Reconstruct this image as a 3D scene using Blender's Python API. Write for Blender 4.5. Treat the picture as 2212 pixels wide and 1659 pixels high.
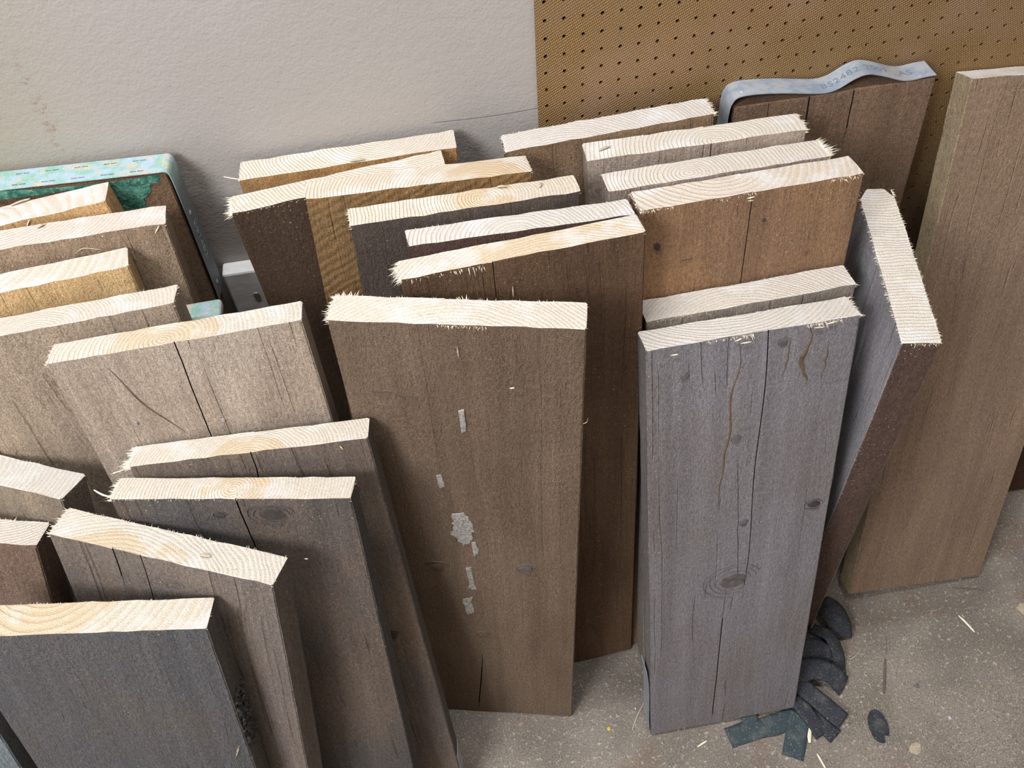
import bpy, bmesh, math, random
from mathutils import Vector, Matrix, noise
PI = math.pi
for o in list(bpy.data.objects): bpy.data.objects.remove(o)
SC = bpy.context.scene
COL = SC.collection

# ------------------------------------------------------------------ camera
f_px, pitch, yaw, roll = 1945.65, 0.89980, 0.08964, 0.08774
cp, sp = math.cos(pitch), math.sin(pitch)
fw = Vector((math.sin(yaw)*cp, math.cos(yaw)*cp, -sp))
rt = Vector((math.cos(yaw), -math.sin(yaw), 0)); dn = fw.cross(rt)
cr, sr = math.cos(roll), math.sin(roll)
rt, dn = rt*cr + dn*sr, -rt*sr + dn*cr
cd = bpy.data.cameras.new('camera'); cam = bpy.data.objects.new('camera', cd); COL.objects.link(cam)
up, bk = -dn, -fw
cam.matrix_world = Matrix(((rt.x, up.x, bk.x, -0.14146), (rt.y, up.y, bk.y, -0.84359), (rt.z, up.z, bk.z, 1.40958), (0, 0, 0, 1)))
cd.sensor_width = 36; cd.lens = f_px/2212*36; cd.clip_start = .02
SC.camera = cam

# ------------------------------------------------------------------ light
W = bpy.data.worlds.new('world'); SC.world = W; W.use_nodes = True
bg = W.node_tree.nodes['Background']; bg.inputs[0].default_value = (1.0, .86, .74, 1); bg.inputs[1].default_value = .33
def area(name, loc, target, sx, sy, power, color, spread=PI):
    l = bpy.data.lights.new(name, 'AREA'); l.shape = 'RECTANGLE'; l.size = sx; l.size_y = sy; l.energy = power; l.color = color; l.spread = spread
    o = bpy.data.objects.new(name, l); COL.objects.link(o); o.location = loc
    o.rotation_euler = (Vector(target)-Vector(loc)).to_track_quat('-Z', 'Y').to_euler(); return o
area('strip_lamp', (-.35, -.30, 2.8), (-.35, -.30, 0), 1.5, .09, 54, (.93, .95, 1.0))
area('doorway_daylight', (-2.2, -3.2, 1.15), (0, 0, .6), 2.2, 2.0, 24, (.90, .93, 1.0))
area('high_window', (-1.35, -1.55, 2.15), (0, -.2, .6), .7, .7, 50, (.93, .95, 1.0))
SC.view_settings.view_transform = 'Standard'; SC.view_settings.look = 'None'
SC.view_settings.exposure = 0.0; SC.view_settings.gamma = 1.0; SC.view_settings.use_curve_mapping = False

# ------------------------------------------------------------------ helpers
def s2l(c): return tuple(((v/255)/12.92 if v/255 <= .04045 else ((v/255+.055)/1.055)**2.4) for v in c)
def tag(o, label=None, cat=None, group=None, kind=None):
    if label: o['label'] = label
    if cat: o['category'] = cat
    if group: o['group'] = group
    if kind: o['kind'] = kind
    return o
def mobj(name, verts, faces, mats, parent=None, smooth=False, midx=None):
    me = bpy.data.meshes.new(name); me.from_pydata([tuple(v) for v in verts], [], faces)
    for m in (mats if isinstance(mats, (list, tuple)) else [mats]): me.materials.append(m)
    if midx: me.polygons.foreach_set('material_index', midx)
    if smooth: me.polygons.foreach_set('use_smooth', [True]*len(me.polygons))
    me.update()
    o = bpy.data.objects.new(name, me); COL.objects.link(o)
    if parent: o.parent = parent
    return o
def n3(x, y, z): return noise.noise(Vector((x, y, z)))

# ------------------------------------------------------------------ materials
class NT:
    def __init__(s, name):
        s.m = bpy.data.materials.new(name); s.m.use_nodes = True; s.t = s.m.node_tree; s.t.nodes.clear()
        s.out = s.n('ShaderNodeOutputMaterial'); s.b = s.n('ShaderNodeBsdfPrincipled'); s.l(s.b.outputs[0], s.out.inputs[0])
        s.b.inputs['Specular IOR Level'].default_value = .25; s.b.inputs['Roughness'].default_value = .85
    def n(s, t): return s.t.nodes.new(t)
    def l(s, a, b): s.t.links.new(a, b)
    def put(s, sock, v):
        if isinstance(v, bpy.types.NodeSocket): s.l(v, sock)
        elif isinstance(v, (tuple, list)) and len(v) == 3 and sock.type == 'RGBA': sock.default_value = (*v, 1)
        else: sock.default_value = v
    def math(s, op, a, b=0.0, c=None, clamp=False):
        n = s.n('ShaderNodeMath'); n.operation = op; n.use_clamp = clamp; s.put(n.inputs[0], a); s.put(n.inputs[1], b)
        if c is not None: s.put(n.inputs[2], c)
        return n.outputs[0]
    def vm(s, op, a, b=None, scale=None):
        n = s.n('ShaderNodeVectorMath'); n.operation = op; s.put(n.inputs[0], a)
        if b is not None: s.put(n.inputs[1], b)
        if scale is not None: s.put(n.inputs['Scale'], scale)
        return n.outputs['Value'] if op in ('LENGTH', 'DOT_PRODUCT') else n.outputs[0]
    def mix(s, f, a, b, mode='MIX'):
        n = s.n('ShaderNodeMix'); n.data_type = 'RGBA'; n.blend_type = mode; s.put(n.inputs[0], f); s.put(n.inputs[6], a); s.put(n.inputs[7], b); return n.outputs[2]
    def noise(s, vec, scale, detail=3, rough=.55, dist=0):
        n = s.n('ShaderNodeTexNoise'); s.put(n.inputs['Vector'], vec); n.inputs['Scale'].default_value = scale; n.inputs['Detail'].default_value = detail
        n.inputs['Roughness'].default_value = rough; n.inputs['Distortion'].default_value = dist; return n.outputs[0]
    def ramp(s, v, lo, hi, a=0.0, b=1.0):
        n = s.n('ShaderNodeMapRange'); s.put(n.inputs[0], v); s.put(n.inputs[1], lo); s.put(n.inputs[2], hi); n.inputs[3].default_value = a; n.inputs[4].default_value = b
        return n.outputs[0]
    def sstep(s, v, lo, hi, a=0.0, b=1.0):
        n = s.n('ShaderNodeMapRange'); n.interpolation_type = 'SMOOTHSTEP'; s.put(n.inputs[0], v); n.inputs[1].default_value = lo; n.inputs[2].default_value = hi; n.inputs[3].default_value = a; n.inputs[4].default_value = b
        return n.outputs[0]
    def obj(s): return s.n('ShaderNodeTexCoord').outputs['Object']
    def attr(s, name, out='Fac'):
        n = s.n('ShaderNodeAttribute'); n.attribute_type = 'OBJECT'; n.attribute_name = name; return n.outputs[out]
    def bump(s, h, strength=1, dist=.001, nrm=None):
        n = s.n('ShaderNodeBump'); n.inputs['Strength'].default_value = strength; n.inputs['Distance'].default_value = dist; s.put(n.inputs['Height'], h)
        if nrm is not None: s.l(nrm, n.inputs['Normal'])
        return n.outputs[0]
    def fin(s, col=None, nrm=None, rough=None, metal=None):
        if col is not None: s.put(s.b.inputs['Base Color'], col)
        if nrm is not None: s.l(nrm, s.b.inputs['Normal'])
        if rough is not None: s.put(s.b.inputs['Roughness'], rough)
        if metal is not None: s.put(s.b.inputs['Metallic'], metal)
        return s.m

def mat_face(pre='tint', nm='weathered_board_face'):
    t = NT(nm)
    sd = t.vm('SCALE', (1.7, 2.9, 3.7), scale=t.attr('seed')); co = t.vm('ADD', t.obj(), sd)
    warp = t.noise(t.vm('MULTIPLY', co, (14, 14, 2.2)), 1, 2)
    cw = t.vm('ADD', co, t.vm('SCALE', (.05, .05, 0), scale=warp))
    grain = t.noise(t.vm('MULTIPLY', cw, (230, 230, 9)), 1, 5, .68)
    streak = t.noise(t.vm('MULTIPLY', cw, (55, 55, 1.6)), 1, 4, .6)
    blotch = t.noise(t.vm('MULTIPLY', co, (7, 7, 4)), 1, 4, .6)
    fine = t.noise(co, 650, 4, .7)
    pit = t.noise(t.vm('MULTIPLY', co, (330, 330, 150)), 1, 3, .7)
    lines = t.sstep(t.noise(t.vm('MULTIPLY', cw, (190, 190, .45)), 1, 1, .5), .66, .75)
    c = t.mix(t.sstep(blotch, .38, .66), t.attr(pre, 'Color'), t.attr(pre+'2' if pre == 'tint' else pre, 'Color'))
    c = t.mix(1, c, t.mix(t.ramp(streak, .3, .7), (.84, .83, .82), (1.13, 1.13, 1.13)), 'MULTIPLY')
    c = t.mix(t.attr('grainy'), c, t.mix(1, c, t.mix(t.ramp(grain, .3, .7), (.88, .88, .88), (1.10, 1.10, 1.10)), 'MULTIPLY'))
    c = t.mix(1, c, t.mix(t.ramp(fine, .3, .7), (.56, .54, .52), (1.44, 1.44, 1.44)), 'MULTIPLY')
    c = t.mix(1, c, t.mix(t.ramp(pit, .3, .7), (.74, .72, .70), (1.26, 1.26, 1.26)), 'MULTIPLY')
    c = t.mix(t.math('MULTIPLY', lines, t.attr('lines')), c, t.mix(1, c, (.72, .69, .66), 'MULTIPLY'))
    speck = t.math('MULTIPLY', t.sstep(t.noise(t.vm('MULTIPLY', co, (300, 300, 420)), 1, 1, .4), .67, .74), t.sstep(t.noise(co, 22, 2), .38, .60))
    c = t.mix(t.math('MULTIPLY', speck, .8), c, (.46, .39, .30))
    saw = t.n('ShaderNodeTexWave'); saw.wave_type = 'BANDS'; saw.bands_direction = 'Z'
    rot = t.n('ShaderNodeVectorRotate'); rot.rotation_type = 'Y_AXIS'; rot.inputs['Angle'].default_value = .5; t.l(co, rot.inputs[0]); t.l(rot.outputs[0], saw.inputs[0])
    saw.inputs['Scale'].default_value = 34; saw.inputs['Distortion'].default_value = 5; saw.inputs['Detail'].default_value = 2
    h = t.math('ADD', t.math('MULTIPLY', grain, t.attr('grainy')), t.math('MULTIPLY', pit, t.attr('fur')))
    h = t.math('ADD', h, t.math('MULTIPLY', fine, t.math('MULTIPLY', t.attr('fur'), .8)))
    h = t.math('SUBTRACT', h, t.math('MULTIPLY', lines, .5))
    h = t.math('ADD', h, t.math('MULTIPLY', saw.outputs[1], t.attr('sawn')))
    nr = t.bump(h, 1, .0030)
    nr = t.bump(blotch, .7, .008, nr)
    return t.fin(c, nr, .88)
def mat_end():
    t = NT('fresh_sawn_end_grain')
    co = t.obj(); sd = t.vm('SCALE', (.37, .91, .53), scale=t.attr('seed')); cs = t.vm('ADD', co, sd)
    p = t.attr('pith', 'Vector'); d = t.vm('SUBTRACT', co, p)
    wob = t.vm('SCALE', (1, 1, 0), scale=t.math('MULTIPLY', t.math('SUBTRACT', t.noise(cs, 24, 1.5), .5), .010))
    d = t.vm('MULTIPLY', t.vm('ADD', d, wob), (1, 1, 0)); r = t.vm('LENGTH', d)
    jit = t.math('MULTIPLY', t.noise(t.vm('SCALE', (1, 0, 0), scale=r), 70, 1), 1.3)
    k = t.math('FRACT', t.math('ADD', t.math('DIVIDE', r, t.attr('ring')), jit))
    late = t.math('MULTIPLY', t.sstep(k, .15, .80), t.sstep(k, .84, 1.0, 1, 0))
    heart = t.sstep(t.math('ADD', t.math('SUBTRACT', t.attr('heart'), r), t.math('MULTIPLY', t.math('SUBTRACT', t.noise(cs, 30, 2), .5), .02)), -.0015, .0015)
    sap = t.mix(.5, t.attr('end_tint', 'Color'), (.80, .78, .74)); hc = t.mix(1, sap, (.97, .87, .73), 'MULTIPLY')
    c = t.mix(heart, sap, hc)
    c = t.mix(t.math('MULTIPLY', late, .58), c, t.mix(1, c, (.88, .76, .60), 'MULTIPLY'))
    fuz = t.noise(cs, 900, 3, .7); f2 = t.noise(t.vm('MULTIPLY', cs, (420, 900, 1)), 1, 3, .7)
    c = t.mix(1, c, t.mix(t.ramp(fuz, .32, .68), (.80, .77, .72), (1.12, 1.12, 1.12)), 'MULTIPLY')
    c = t.mix(t.math('MULTIPLY', t.sstep(t.noise(cs, 26, 3), .50, .70), .5), c, (.88, .87, .86))
    dirt = t.sstep(t.noise(t.vm('MULTIPLY', cs, (360, 500, 1)), 1, 1, .4), .72, .78)
    c = t.mix(t.math('MULTIPLY', dirt, .5), c, (.42, .33, .24))
    bl = t.noise(cs, 34, 3)
    h = t.math('ADD', t.math('MULTIPLY', late, -.5), t.math('ADD', t.math('MULTIPLY', fuz, .8), t.math('MULTIPLY', f2, 1.2)))
    return t.fin(c, t.bump(h, 1, .0019), .9)
def mat_simple(name, col, var=.15, scale=300, bump=.0004, rough=.85, metal=0, dust=0, dustcol=(.45, .38, .28)):
    t = NT(name); co = t.obj(); n = t.noise(co, scale, 3, .6)
    c = t.mix(t.ramp(n, .3, .7), tuple(v*(1-var) for v in col), tuple(v*(1+var) for v in col))
    if dust:
        c = t.mix(t.math('MULTIPLY', t.sstep(t.noise(co, 420, 2), .60, .68), dust), c, dustcol)
        c = t.mix(t.math('MULTIPLY', t.sstep(t.noise(co, 40, 3), .5, .75), dust*.5), c, dustcol)
    return t.fin(c, t.bump(n, .7, bump), rough, metal)
def mat_wall():
    t = NT('textured_wall_paint'); co = t.obj()
    a = t.noise(co, 3.0, 4); b = t.noise(co, 330, 3, .6); g = t.noise(co, 90, 2)
    c = t.mix(t.sstep(a, .35, .65), (.365, .335, .305), (.385, .355, .33))
    sx = t.n('ShaderNodeSeparateXYZ'); t.l(co, sx.inputs[0])
    c = t.mix(t.sstep(sx.outputs[0], -.40, -.62), c, (.315, .29, .225))
    # brown scuff running down from the left
    dist = t.math('ABSOLUTE', t.math('ADD', t.math('ADD', sx.outputs[0], .514), t.math('MULTIPLY', t.math('SUBTRACT', t.noise(co, 30, 2), .5), .015)))
    m = t.math('MULTIPLY', t.sstep(dist, .012, .0), t.sstep(t.noise(co, 170, 3, .7), .52, .64))
    m = t.math('MULTIPLY', m, t.math('MULTIPLY', t.sstep(sx.outputs[2], .82, .86), t.sstep(sx.outputs[2], .97, .93)))
    c = t.mix(t.math('MULTIPLY', m, .65), c, (.24, .14, .075))
    sp_ = t.sstep(t.noise(co, 210, 1, .3), .755, .79); c = t.mix(t.math('MULTIPLY', sp_, .5), c, (.30, .24, .17))
    h = t.math('ADD', t.math('MULTIPLY', b, 1), t.math('MULTIPLY', g, .8))
    return t.fin(c, t.bump(h, .7, .0007), .75)
def mat_floor():
    t = NT('dusty_concrete'); co = t.obj()
    a = t.noise(co, 7, 4, .6); b = t.noise(co, 420, 4, .7); s2 = t.noise(co, 160, 3, .7)
    c = t.mix(t.sstep(a, .35, .65), (.185, .160, .132), (.26, .225, .188))
    c = t.mix(t.math('MULTIPLY', t.sstep(t.noise(t.vm('ADD', co, (3, 1, 0)), 11, 3), .56, .68), .5), c, (.20, .135, .095))
    c = t.mix(1, c, t.mix(t.ramp(b, .3, .7), (.55, .55, .55), (1.45, 1.45, 1.45)), 'MULTIPLY')
    c = t.mix(t.math('MULTIPLY', t.sstep(s2, .58, .66), .7), c, (.55, .48, .38))
    c = t.mix(t.math('MULTIPLY', t.sstep(t.noise(t.vm('ADD', co, (7, 5, 0)), 130, 2), .70, .74), .7), c, (.07, .06, .055))
    h = t.math('ADD', b, t.math('MULTIPLY', s2, 1.5))
    return t.fin(c, t.bump(h, .8, .0016), .9)
def mat_peg():
    t = NT('woven_back_hardboard'); co = t.obj()
    sx = t.n('ShaderNodeSeparateXYZ'); t.l(co, sx.inputs[0]); x, z = sx.outputs[0], sx.outputs[2]
    j = t.math('MULTIPLY', t.noise(co, 120, 2), 1.5)
    u = t.math('ADD', t.math('MULTIPLY', t.math('ADD', x, t.math('MULTIPLY', z, .35)), 2*PI/.0021), j)
    v = t.math('ADD', t.math('MULTIPLY', t.math('SUBTRACT', z, t.math('MULTIPLY', x, .55)), 2*PI/.0032), j)
    w = t.math('MULTIPLY', t.math('ADD', t.math('SINE', u), t.math('SINE', v)), .5)
    n = t.noise(co, 700, 3, .7)
    ww = t.math('ADD', w, t.math('MULTIPLY', t.math('SUBTRACT', n, .5), 3.0))
    c = t.mix(t.sstep(ww, -.5, .9), (.150, .082, .030), (.40, .245, .095))
    c = t.mix(t.math('MULTIPLY', t.sstep(ww, .68, 1.0), .75), c, (.66, .47, .24))
    c = t.mix(t.math('MULTIPLY', t.sstep(t.noise(co, 9, 4), .42, .7), .55), c, (.25, .155, .08))
    c = t.mix(t.math('MULTIPLY', t.sstep(t.noise(t.vm('ADD', co, (9, 3, 1)), 5, 3), .5, .72), .35), c, (.40, .26, .20))
    return t.fin(c, t.bump(ww, .7, .0007), .8)
def mat_greenpaint():
    t = NT('chipped_teal_paint'); co = t.obj()
    c = t.mix(t.sstep(t.noise(co, 60, 3), .4, .62), (.20, .36, .295), (.30, .39, .45))
    c = t.mix(t.sstep(t.noise(t.vm('ADD', co, (4, 2, 0)), 70, 4, .7), .48, .62), c, (.42, .37, .30))
    c = t.mix(t.sstep(t.noise(co, 500, 2), .62, .7), c, (.6, .55, .45))
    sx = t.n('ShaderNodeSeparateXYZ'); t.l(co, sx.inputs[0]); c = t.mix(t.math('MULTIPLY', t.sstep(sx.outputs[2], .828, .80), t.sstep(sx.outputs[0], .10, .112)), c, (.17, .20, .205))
    return t.fin(c, t.bump(t.noise(co, 300, 3), .6, .0008), .6)
def mat_darkgreen():
    t = NT('old_green_paint_on_wood'); co = t.obj()
    c = t.mix(t.sstep(t.noise(co, 120, 3), .4, .62), (.022, .105, .075), (.08, .22, .16))
    c = t.mix(t.sstep(t.noise(co, 330, 3, .7), .60, .68), c, (.36, .30, .20))
    return t.fin(c, t.bump(t.noise(co, 330, 3), .9, .0014), .75)
def mat_metal():
    t = NT('galvanised_steel'); co = t.obj(); n = t.noise(co, 45, 4, .65)
    c = t.mix(t.sstep(n, .4, .62), (.40, .43, .46), (.27, .32, .39))
    c = t.mix(t.math('MULTIPLY', t.sstep(t.noise(t.vm('ADD', co, (3, 3, 3)), 30, 3), .55, .7), .6), c, (.40, .37, .30))
    return t.fin(c, t.bump(t.noise(co, 160, 3), .4, .0006), .5, .35)
FACE, EDGE, END, WALL, FLOOR, PEG = mat_face(), mat_face('edge', 'weathered_board_edge'), mat_end(), mat_wall(), mat_floor(), mat_peg()
GREEN, DGREEN, METAL = mat_greenpaint(), mat_darkgreen(), mat_metal()
FIB = mat_simple('pale_wood_fibre', (.80, .70, .54), .12, 200, .0002)
DUST = [mat_simple('sawdust_pale', (.60, .52, .38), .1), mat_simple('sawdust_tan', (.40, .31, .20), .1), mat_simple('sawdust_dark', (.13, .10, .07), .1)]
SPLITM = mat_simple('painted_split_shade', (.020, .016, .014), .3)  # near-black groove colour, paints in the shade inside the splits
CHIP = mat_simple('tan_wood_splinter', (.56, .47, .34), .2, 300)
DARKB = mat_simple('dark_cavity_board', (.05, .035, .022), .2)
STRAP = mat_simple('black_rubbery_webbing', (.030, .033, .040), .3, 500, .0008, .7, 0, .45, (.24, .22, .20))
STRAPG = mat_simple('blue_black_rubbery_webbing', (.038, .055, .062), .3, 500, .0008, .7, 0, .5, (.26, .24, .19))
KNOT = mat_simple('dark_knot_wood', (.105, .09, .088), .35, 120, .0008)
KNOTB = mat_simple('brown_knot_wood', (.13, .095, .065), .35, 120, .0008)
KNOTD = mat_simple('black_knot_wood', (.05, .042, .038), .35, 120, .0008)
STAIN = mat_simple('brown_resin_stain', (.115, .080, .052), .35, 90, .0004)
PLAST = mat_simple('grey_plaster_smear', (.29, .27, .24), .5, 420, .0012)
STEEL = mat_simple('dull_steel', (.36, .34, .33), .2, 200, .0002, .5, .5)
WHITEP = mat_simple('grey_white_paint', (.78, .775, .75), .08, 90, .0006)
BARK = mat_simple('dark_bark', (.05, .045, .043), .5, 140, .002)
INK = mat_simple('stamped_line_grey', (.14, .16, .19), .1)
YELL = mat_simple('yellow_resin', (.62, .40, .05), .2); WHT = mat_simple('white_plastic', (.8, .8, .8), .05)
TWIG = mat_simple('brown_twig', (.14, .10, .085), .3); LEAF = mat_simple('dry_shaving', (.40, .34, .24), .2)

# ------------------------------------------------------------------ setting
def struct(o): o['kind'] = 'structure'; return o
o = mobj('floor', [(-3, -4, 0), (3, -4, 0), (3, .3, 0), (-3, .3, 0)], [(0, 1, 2, 3)], FLOOR); struct(o)
# floor as a slab
me = o.data; bm = bmesh.new(); bm.from_mesh(me); g = bmesh.ops.extrude_face_region(bm, geom=bm.faces[:]); bmesh.ops.translate(bm, vec=(0, 0, -.1), verts=[v for v in g['geom'] if isinstance(v, bmesh.types.BMVert)])
bmesh.ops.recalc_face_normals(bm, faces=bm.faces[:]); bm.to_mesh(me); bm.free()
def boxes(name, bs, mat, parent=None, bevel=0):
    bm = bmesh.new()
    for (x0, x1, y0, y1, z0, z1) in bs:
        r = bmesh.ops.create_cube(bm, size=1)
        for v in r['verts']: v.co = ((x0+x1)/2+v.co.x*(x1-x0), (y0+y1)/2+v.co.y*(y1-y0), (z0+z1)/2+v.co.z*(z1-z0))
    if bevel: bmesh.ops.bevel(bm, geom=bm.edges[:], offset=bevel, segments=2, affect='EDGES', profile=.5)
    me = bpy.data.meshes.new(name); bm.to_mesh(me); bm.free(); me.materials.append(mat)
    o = bpy.data.objects.new(name, me); COL.objects.link(o)
    if parent: o.parent = parent
    return o
# painted panel: an upper and a lower sheet that meet in a narrow joint (partly filled with paint), backing behind
zj = lambda x: .8165 + .0022*math.sin(x*25)
vs, fs = [], []
xs = [-3, -.7, -.4, -.2, -.13, -.12, -.10, -.07, -.04, -.002]
for x in xs:
    w = 0 if x < -.125 else .0006
    for (y, z) in ((.004, 2.5), (.004, zj(x)+w+.0002), (.004+w*5, zj(x)+w*.7+.0001), (.004+w*5, zj(x)-w*.7-.0001), (.004, zj(x)-w-.0002), (.004, 0)): vs.append((x, y, z))
for i in range(len(xs)-1):
    for k in range(5): a = i*6+k; fs.append((a, a+1, a+7, a+6))
n = len(vs); vs += [(-3, .03, 2.5), (-3, .03, 0), (-.002, .03, 2.5), (-.002, .03, 0)]; e = (len(xs)-1)*6
fs += [(0, e, n+2, n), (e, e+1, e+2, e+3, e+4, e+5, n+3, n+2), (n, n+2, n+3, n+1)]
struct(mobj('wall_left', vs, fs, WALL))
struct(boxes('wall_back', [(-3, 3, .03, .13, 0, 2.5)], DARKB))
# pegboard with real holes
def pegboard():
    P, R, T = .02, .00225, .0035
    NI, J0, J1 = 63, -16, 43
    V, F = [], []; idx = {}
    def gv(i, j, y):
        k = (i, j, y)
        if k not in idx: idx[k] = len(V); V.append((i*P/2, y*T, .8803-j*P/2))
        return idx[k]
    for a in range(NI):
        for b in range(J0, J1):
            ci, cj = 2*a, 2*b
            ring = [(1, 0), (1, 1), (0, 1), (-1, 1), (-1, 0), (-1, -1), (0, -1), (1, -1)]
            base = len(V)
            for y in (0, 1):
                for k in range(8):
                    an = k*PI/4; V.append((ci*P/2+R*math.cos(an), y*T, .8803-cj*P/2-R*math.sin(an)))
            for k in range(8):
                k2 = (k+1) % 8; p, q = ring[k], ring[k2]
                F.append((gv(ci+p[0], cj+p[1], 0), gv(ci+q[0], cj+q[1], 0), base+k2, base+k))
                F.append((base+k, base+k2, base+8+k2, base+8+k))
    n0 = len(V); x0, x1, z0, z1 = -P/2, (NI-.5)*P, .8803-(J1-.5)*P, .8803-(J0-.5)*P
    V.extend([(x0, 0, z0), (x1, 0, z0), (x1, 0, z1), (x0, 0, z1), (x0, T, z0), (x1, T, z0), (x1, T, z1), (x0, T, z1)])
    for a, b in ((0, 1), (1, 2), (2, 3), (3, 0)): F.append((n0+a, n0+b, n0+4+b, n0+4+a))
    return mobj('pegboard', V, F, PEG)
pb = pegboard(); tag(pb, 'large brown perforated hardboard sheet fixed to the wall at the right', 'pegboard')

# ------------------------------------------------------------------ boards
GROUP = 'sawn scaffold boards leaning against the wall'
def frame(x, y, yaw, lean, roll, L, Wd, T):
    cy, sy = math.cos(yaw), math.sin(yaw); cl, sl = math.cos(lean), math.sin(lean); c, s = math.cos(roll), math.sin(roll)
    M = Matrix(((cy, -sy, 0), (sy, cy, 0), (0, 0, 1))) @ Matrix(((1, 0, 0), (0, cl, sl), (0, -sl, cl))) @ Matrix(((c, 0, s), (0, 1, 0), (-s, 0, c)))
    zm = min((M @ Vector((a*Wd, b*T, h*L))).z for a in (-.5, .5) for b in (0, 1) for h in (0, 1))
    m = M.to_4x4(); m.translation = Vector((x, y, -zm)); return m
def board(pose, seed, tint, tint2, label, pith=(0, .03), ring=.004, heart=0.0, end=(250, 240, 224), fur=.8, sawn=0.0, lines=.6, cracks=(), solid_top=None, round_far=0, wob=.0005, nz=34, edge=None, grainy=.7, name='scaffold_board'):
    x, y, yaw, lean, roll, L, Wd, T = pose
    cracks = [(c[0], c[1], L if c[2] > L-.03 else c[2], c[3], c[4]) for c in cracks]
    rnd = random.Random(seed); off = seed*7.3
    ex = Wd/2
    xs = sorted(set([-ex, -ex+.0013, ex-.0013, ex] + [-ex+.0013+(Wd-.0026)*i/16 for i in range(1, 16)]))
    for (c0, za, zb, wd, path) in cracks:
        xs = [v for v in xs if abs(v-c0) > .0032 or abs(v) > ex-.002] + [c0-wd, c0, c0+wd]
    xs.sort()
    ys = [0, .0012, T*.5, T-.0012, T] if T > .005 else [0, T]
    zs = [0, .0015] + [.0015+(L-.0025)*i/nz for i in range(1, nz)] + [L-.0007, L]
    NX, NY, NZ = len(xs), len(ys), len(zs)
    idx, V = {}, []
    anch = sorted(cracks, key=lambda c: c[0])
    def cpath(c, z):
        za, zb, path = c[1], c[2], c[4]
        u = (z-za)/(zb-za) if zb != za else 0; u = max(0, min(1, u))
        return path(u)
    def vert(i, j, k):
        key = (i, j, k)
        if key in idx: return idx[key]
        px, py, pz = xs[i], ys[j], zs[k]; x0 = px
        if anch:   # bend the columns so that they follow the split
            pts = [(-ex, 0.0)] + [(c[0], cpath(c, pz)) for c in anch] + [(ex, 0.0)]
            for q in range(len(pts)-1):
                if pts[q][0] <= px <= pts[q+1][0]:
                    t = (px-pts[q][0])/(pts[q+1][0]-pts[q][0]); px += pts[q][1]*(1-t)+pts[q+1][1]*t; break
        # long edges slightly rounded, faces a little uneven
        cx = (1 if i == NX-1 else -1 if i == 0 else 0); cyj = (1 if j == NY-1 else -1 if j == 0 else 0)
        if cx and cyj: px -= cx*.0010; py -= cyj*.0008
        px += (wob*1.3*n3(off+py*20, pz*9, cx*3.1) + .0005*n3(off, pz*70, cx*5+py*60)) if cx else 0
        py += (wob*n3(off+px*14, 4.4*cyj, pz*7) + .00025*n3(px*90, off, pz*60)) if cyj else 0
        if k == NZ-1:
            pz += .0005*n3(px*60+off, py*120, 1) + (.0006*rnd.uniform(-1, 1) if (cx or cyj) else 0)
            if round_far and px < -ex+.02:
                d = (-ex+.02-px)/.02; py = T/2+(py-T/2)*(1-.55*d*d)
        elif round_far and px < -ex+.02:
            d = (-ex+.02-px)/.02; py = T/2+(py-T/2)*(1-.55*d*d)
        for c in anch:
            if j == 0 and abs(x0-c[0]) < 1e-9 and c[1] <= pz <= c[2]+.002:
                u = (pz-c[1])/(c[2]-c[1]); py += min(.006, .010*min(u+.15, 1.3-u) if c[2] < L-.01 else .010*(u+.12))
        idx[key] = len(V); V.append((px, py, pz)); return idx[key]
    F, MI = [], []
    def quad(a, b, c, d, m): F.append((a, b, c, d)); MI.append(m)
    top = 1 if solid_top is None else 0
    for i in range(NX-1):
        for k in range(NZ-1):
            dk = any((abs(xs[i]-c[0]) < 1e-9 or abs(xs[i+1]-c[0]) < 1e-9) and c[1] <= zs[k] and zs[k+1] <= c[2]+.001 for c in anch)
            quad(vert(i, 0, k), vert(i+1, 0, k), vert(i+1, 0, k+1), vert(i, 0, k+1), 3 if dk else 0)
            quad(vert(i, NY-1, k), vert(i, NY-1, k+1), vert(i+1, NY-1, k+1), vert(i+1, NY-1, k), 0)
        for j in range(NY-1):
            quad(vert(i, j, NZ-1), vert(i+1, j, NZ-1), vert(i+1, j+1, NZ-1), vert(i, j+1, NZ-1), top)
            quad(vert(i, j, 0), vert(i, j+1, 0), vert(i+1, j+1, 0), vert(i+1, j, 0), 0)
    for j in range(NY-1):
        for k in range(NZ-1):
            quad(vert(0, j, k), vert(0, j, k+1), vert(0, j+1, k+1), vert(0, j+1, k), 2)
            quad(vert(NX-1, j, k), vert(NX-1, j+1, k), vert(NX-1, j+1, k+1), vert(NX-1, j, k+1), 2)
    o = mobj(name, V, F, [FACE, END, EDGE, SPLITM], midx=MI)
    o['edge'] = tuple(v*1.2 for v in s2l(edge or tint2))
    o.matrix_world = frame(*pose)
    K = 1.0
    g_ = lambda c: tuple(v*1.30 for v in s2l(c))
    o['seed'] = float(seed); o['tint'] = g_(tint); o['tint2'] = g_(tint2); o['pith'] = (pith[0], pith[1], 0.0); o['ring'] = ring; o['grainy'] = grainy; o['heart'] = heart
    o['end_tint'] = tuple(min(.86, v*.84) for v in s2l(end)); o['fur'] = fur; o['sawn'] = sawn; o['lines'] = lines
    tag(o, label, 'board', GROUP)
    o['dims'] = (L, Wd, T)
    return o
def hide_props(): pass

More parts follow.
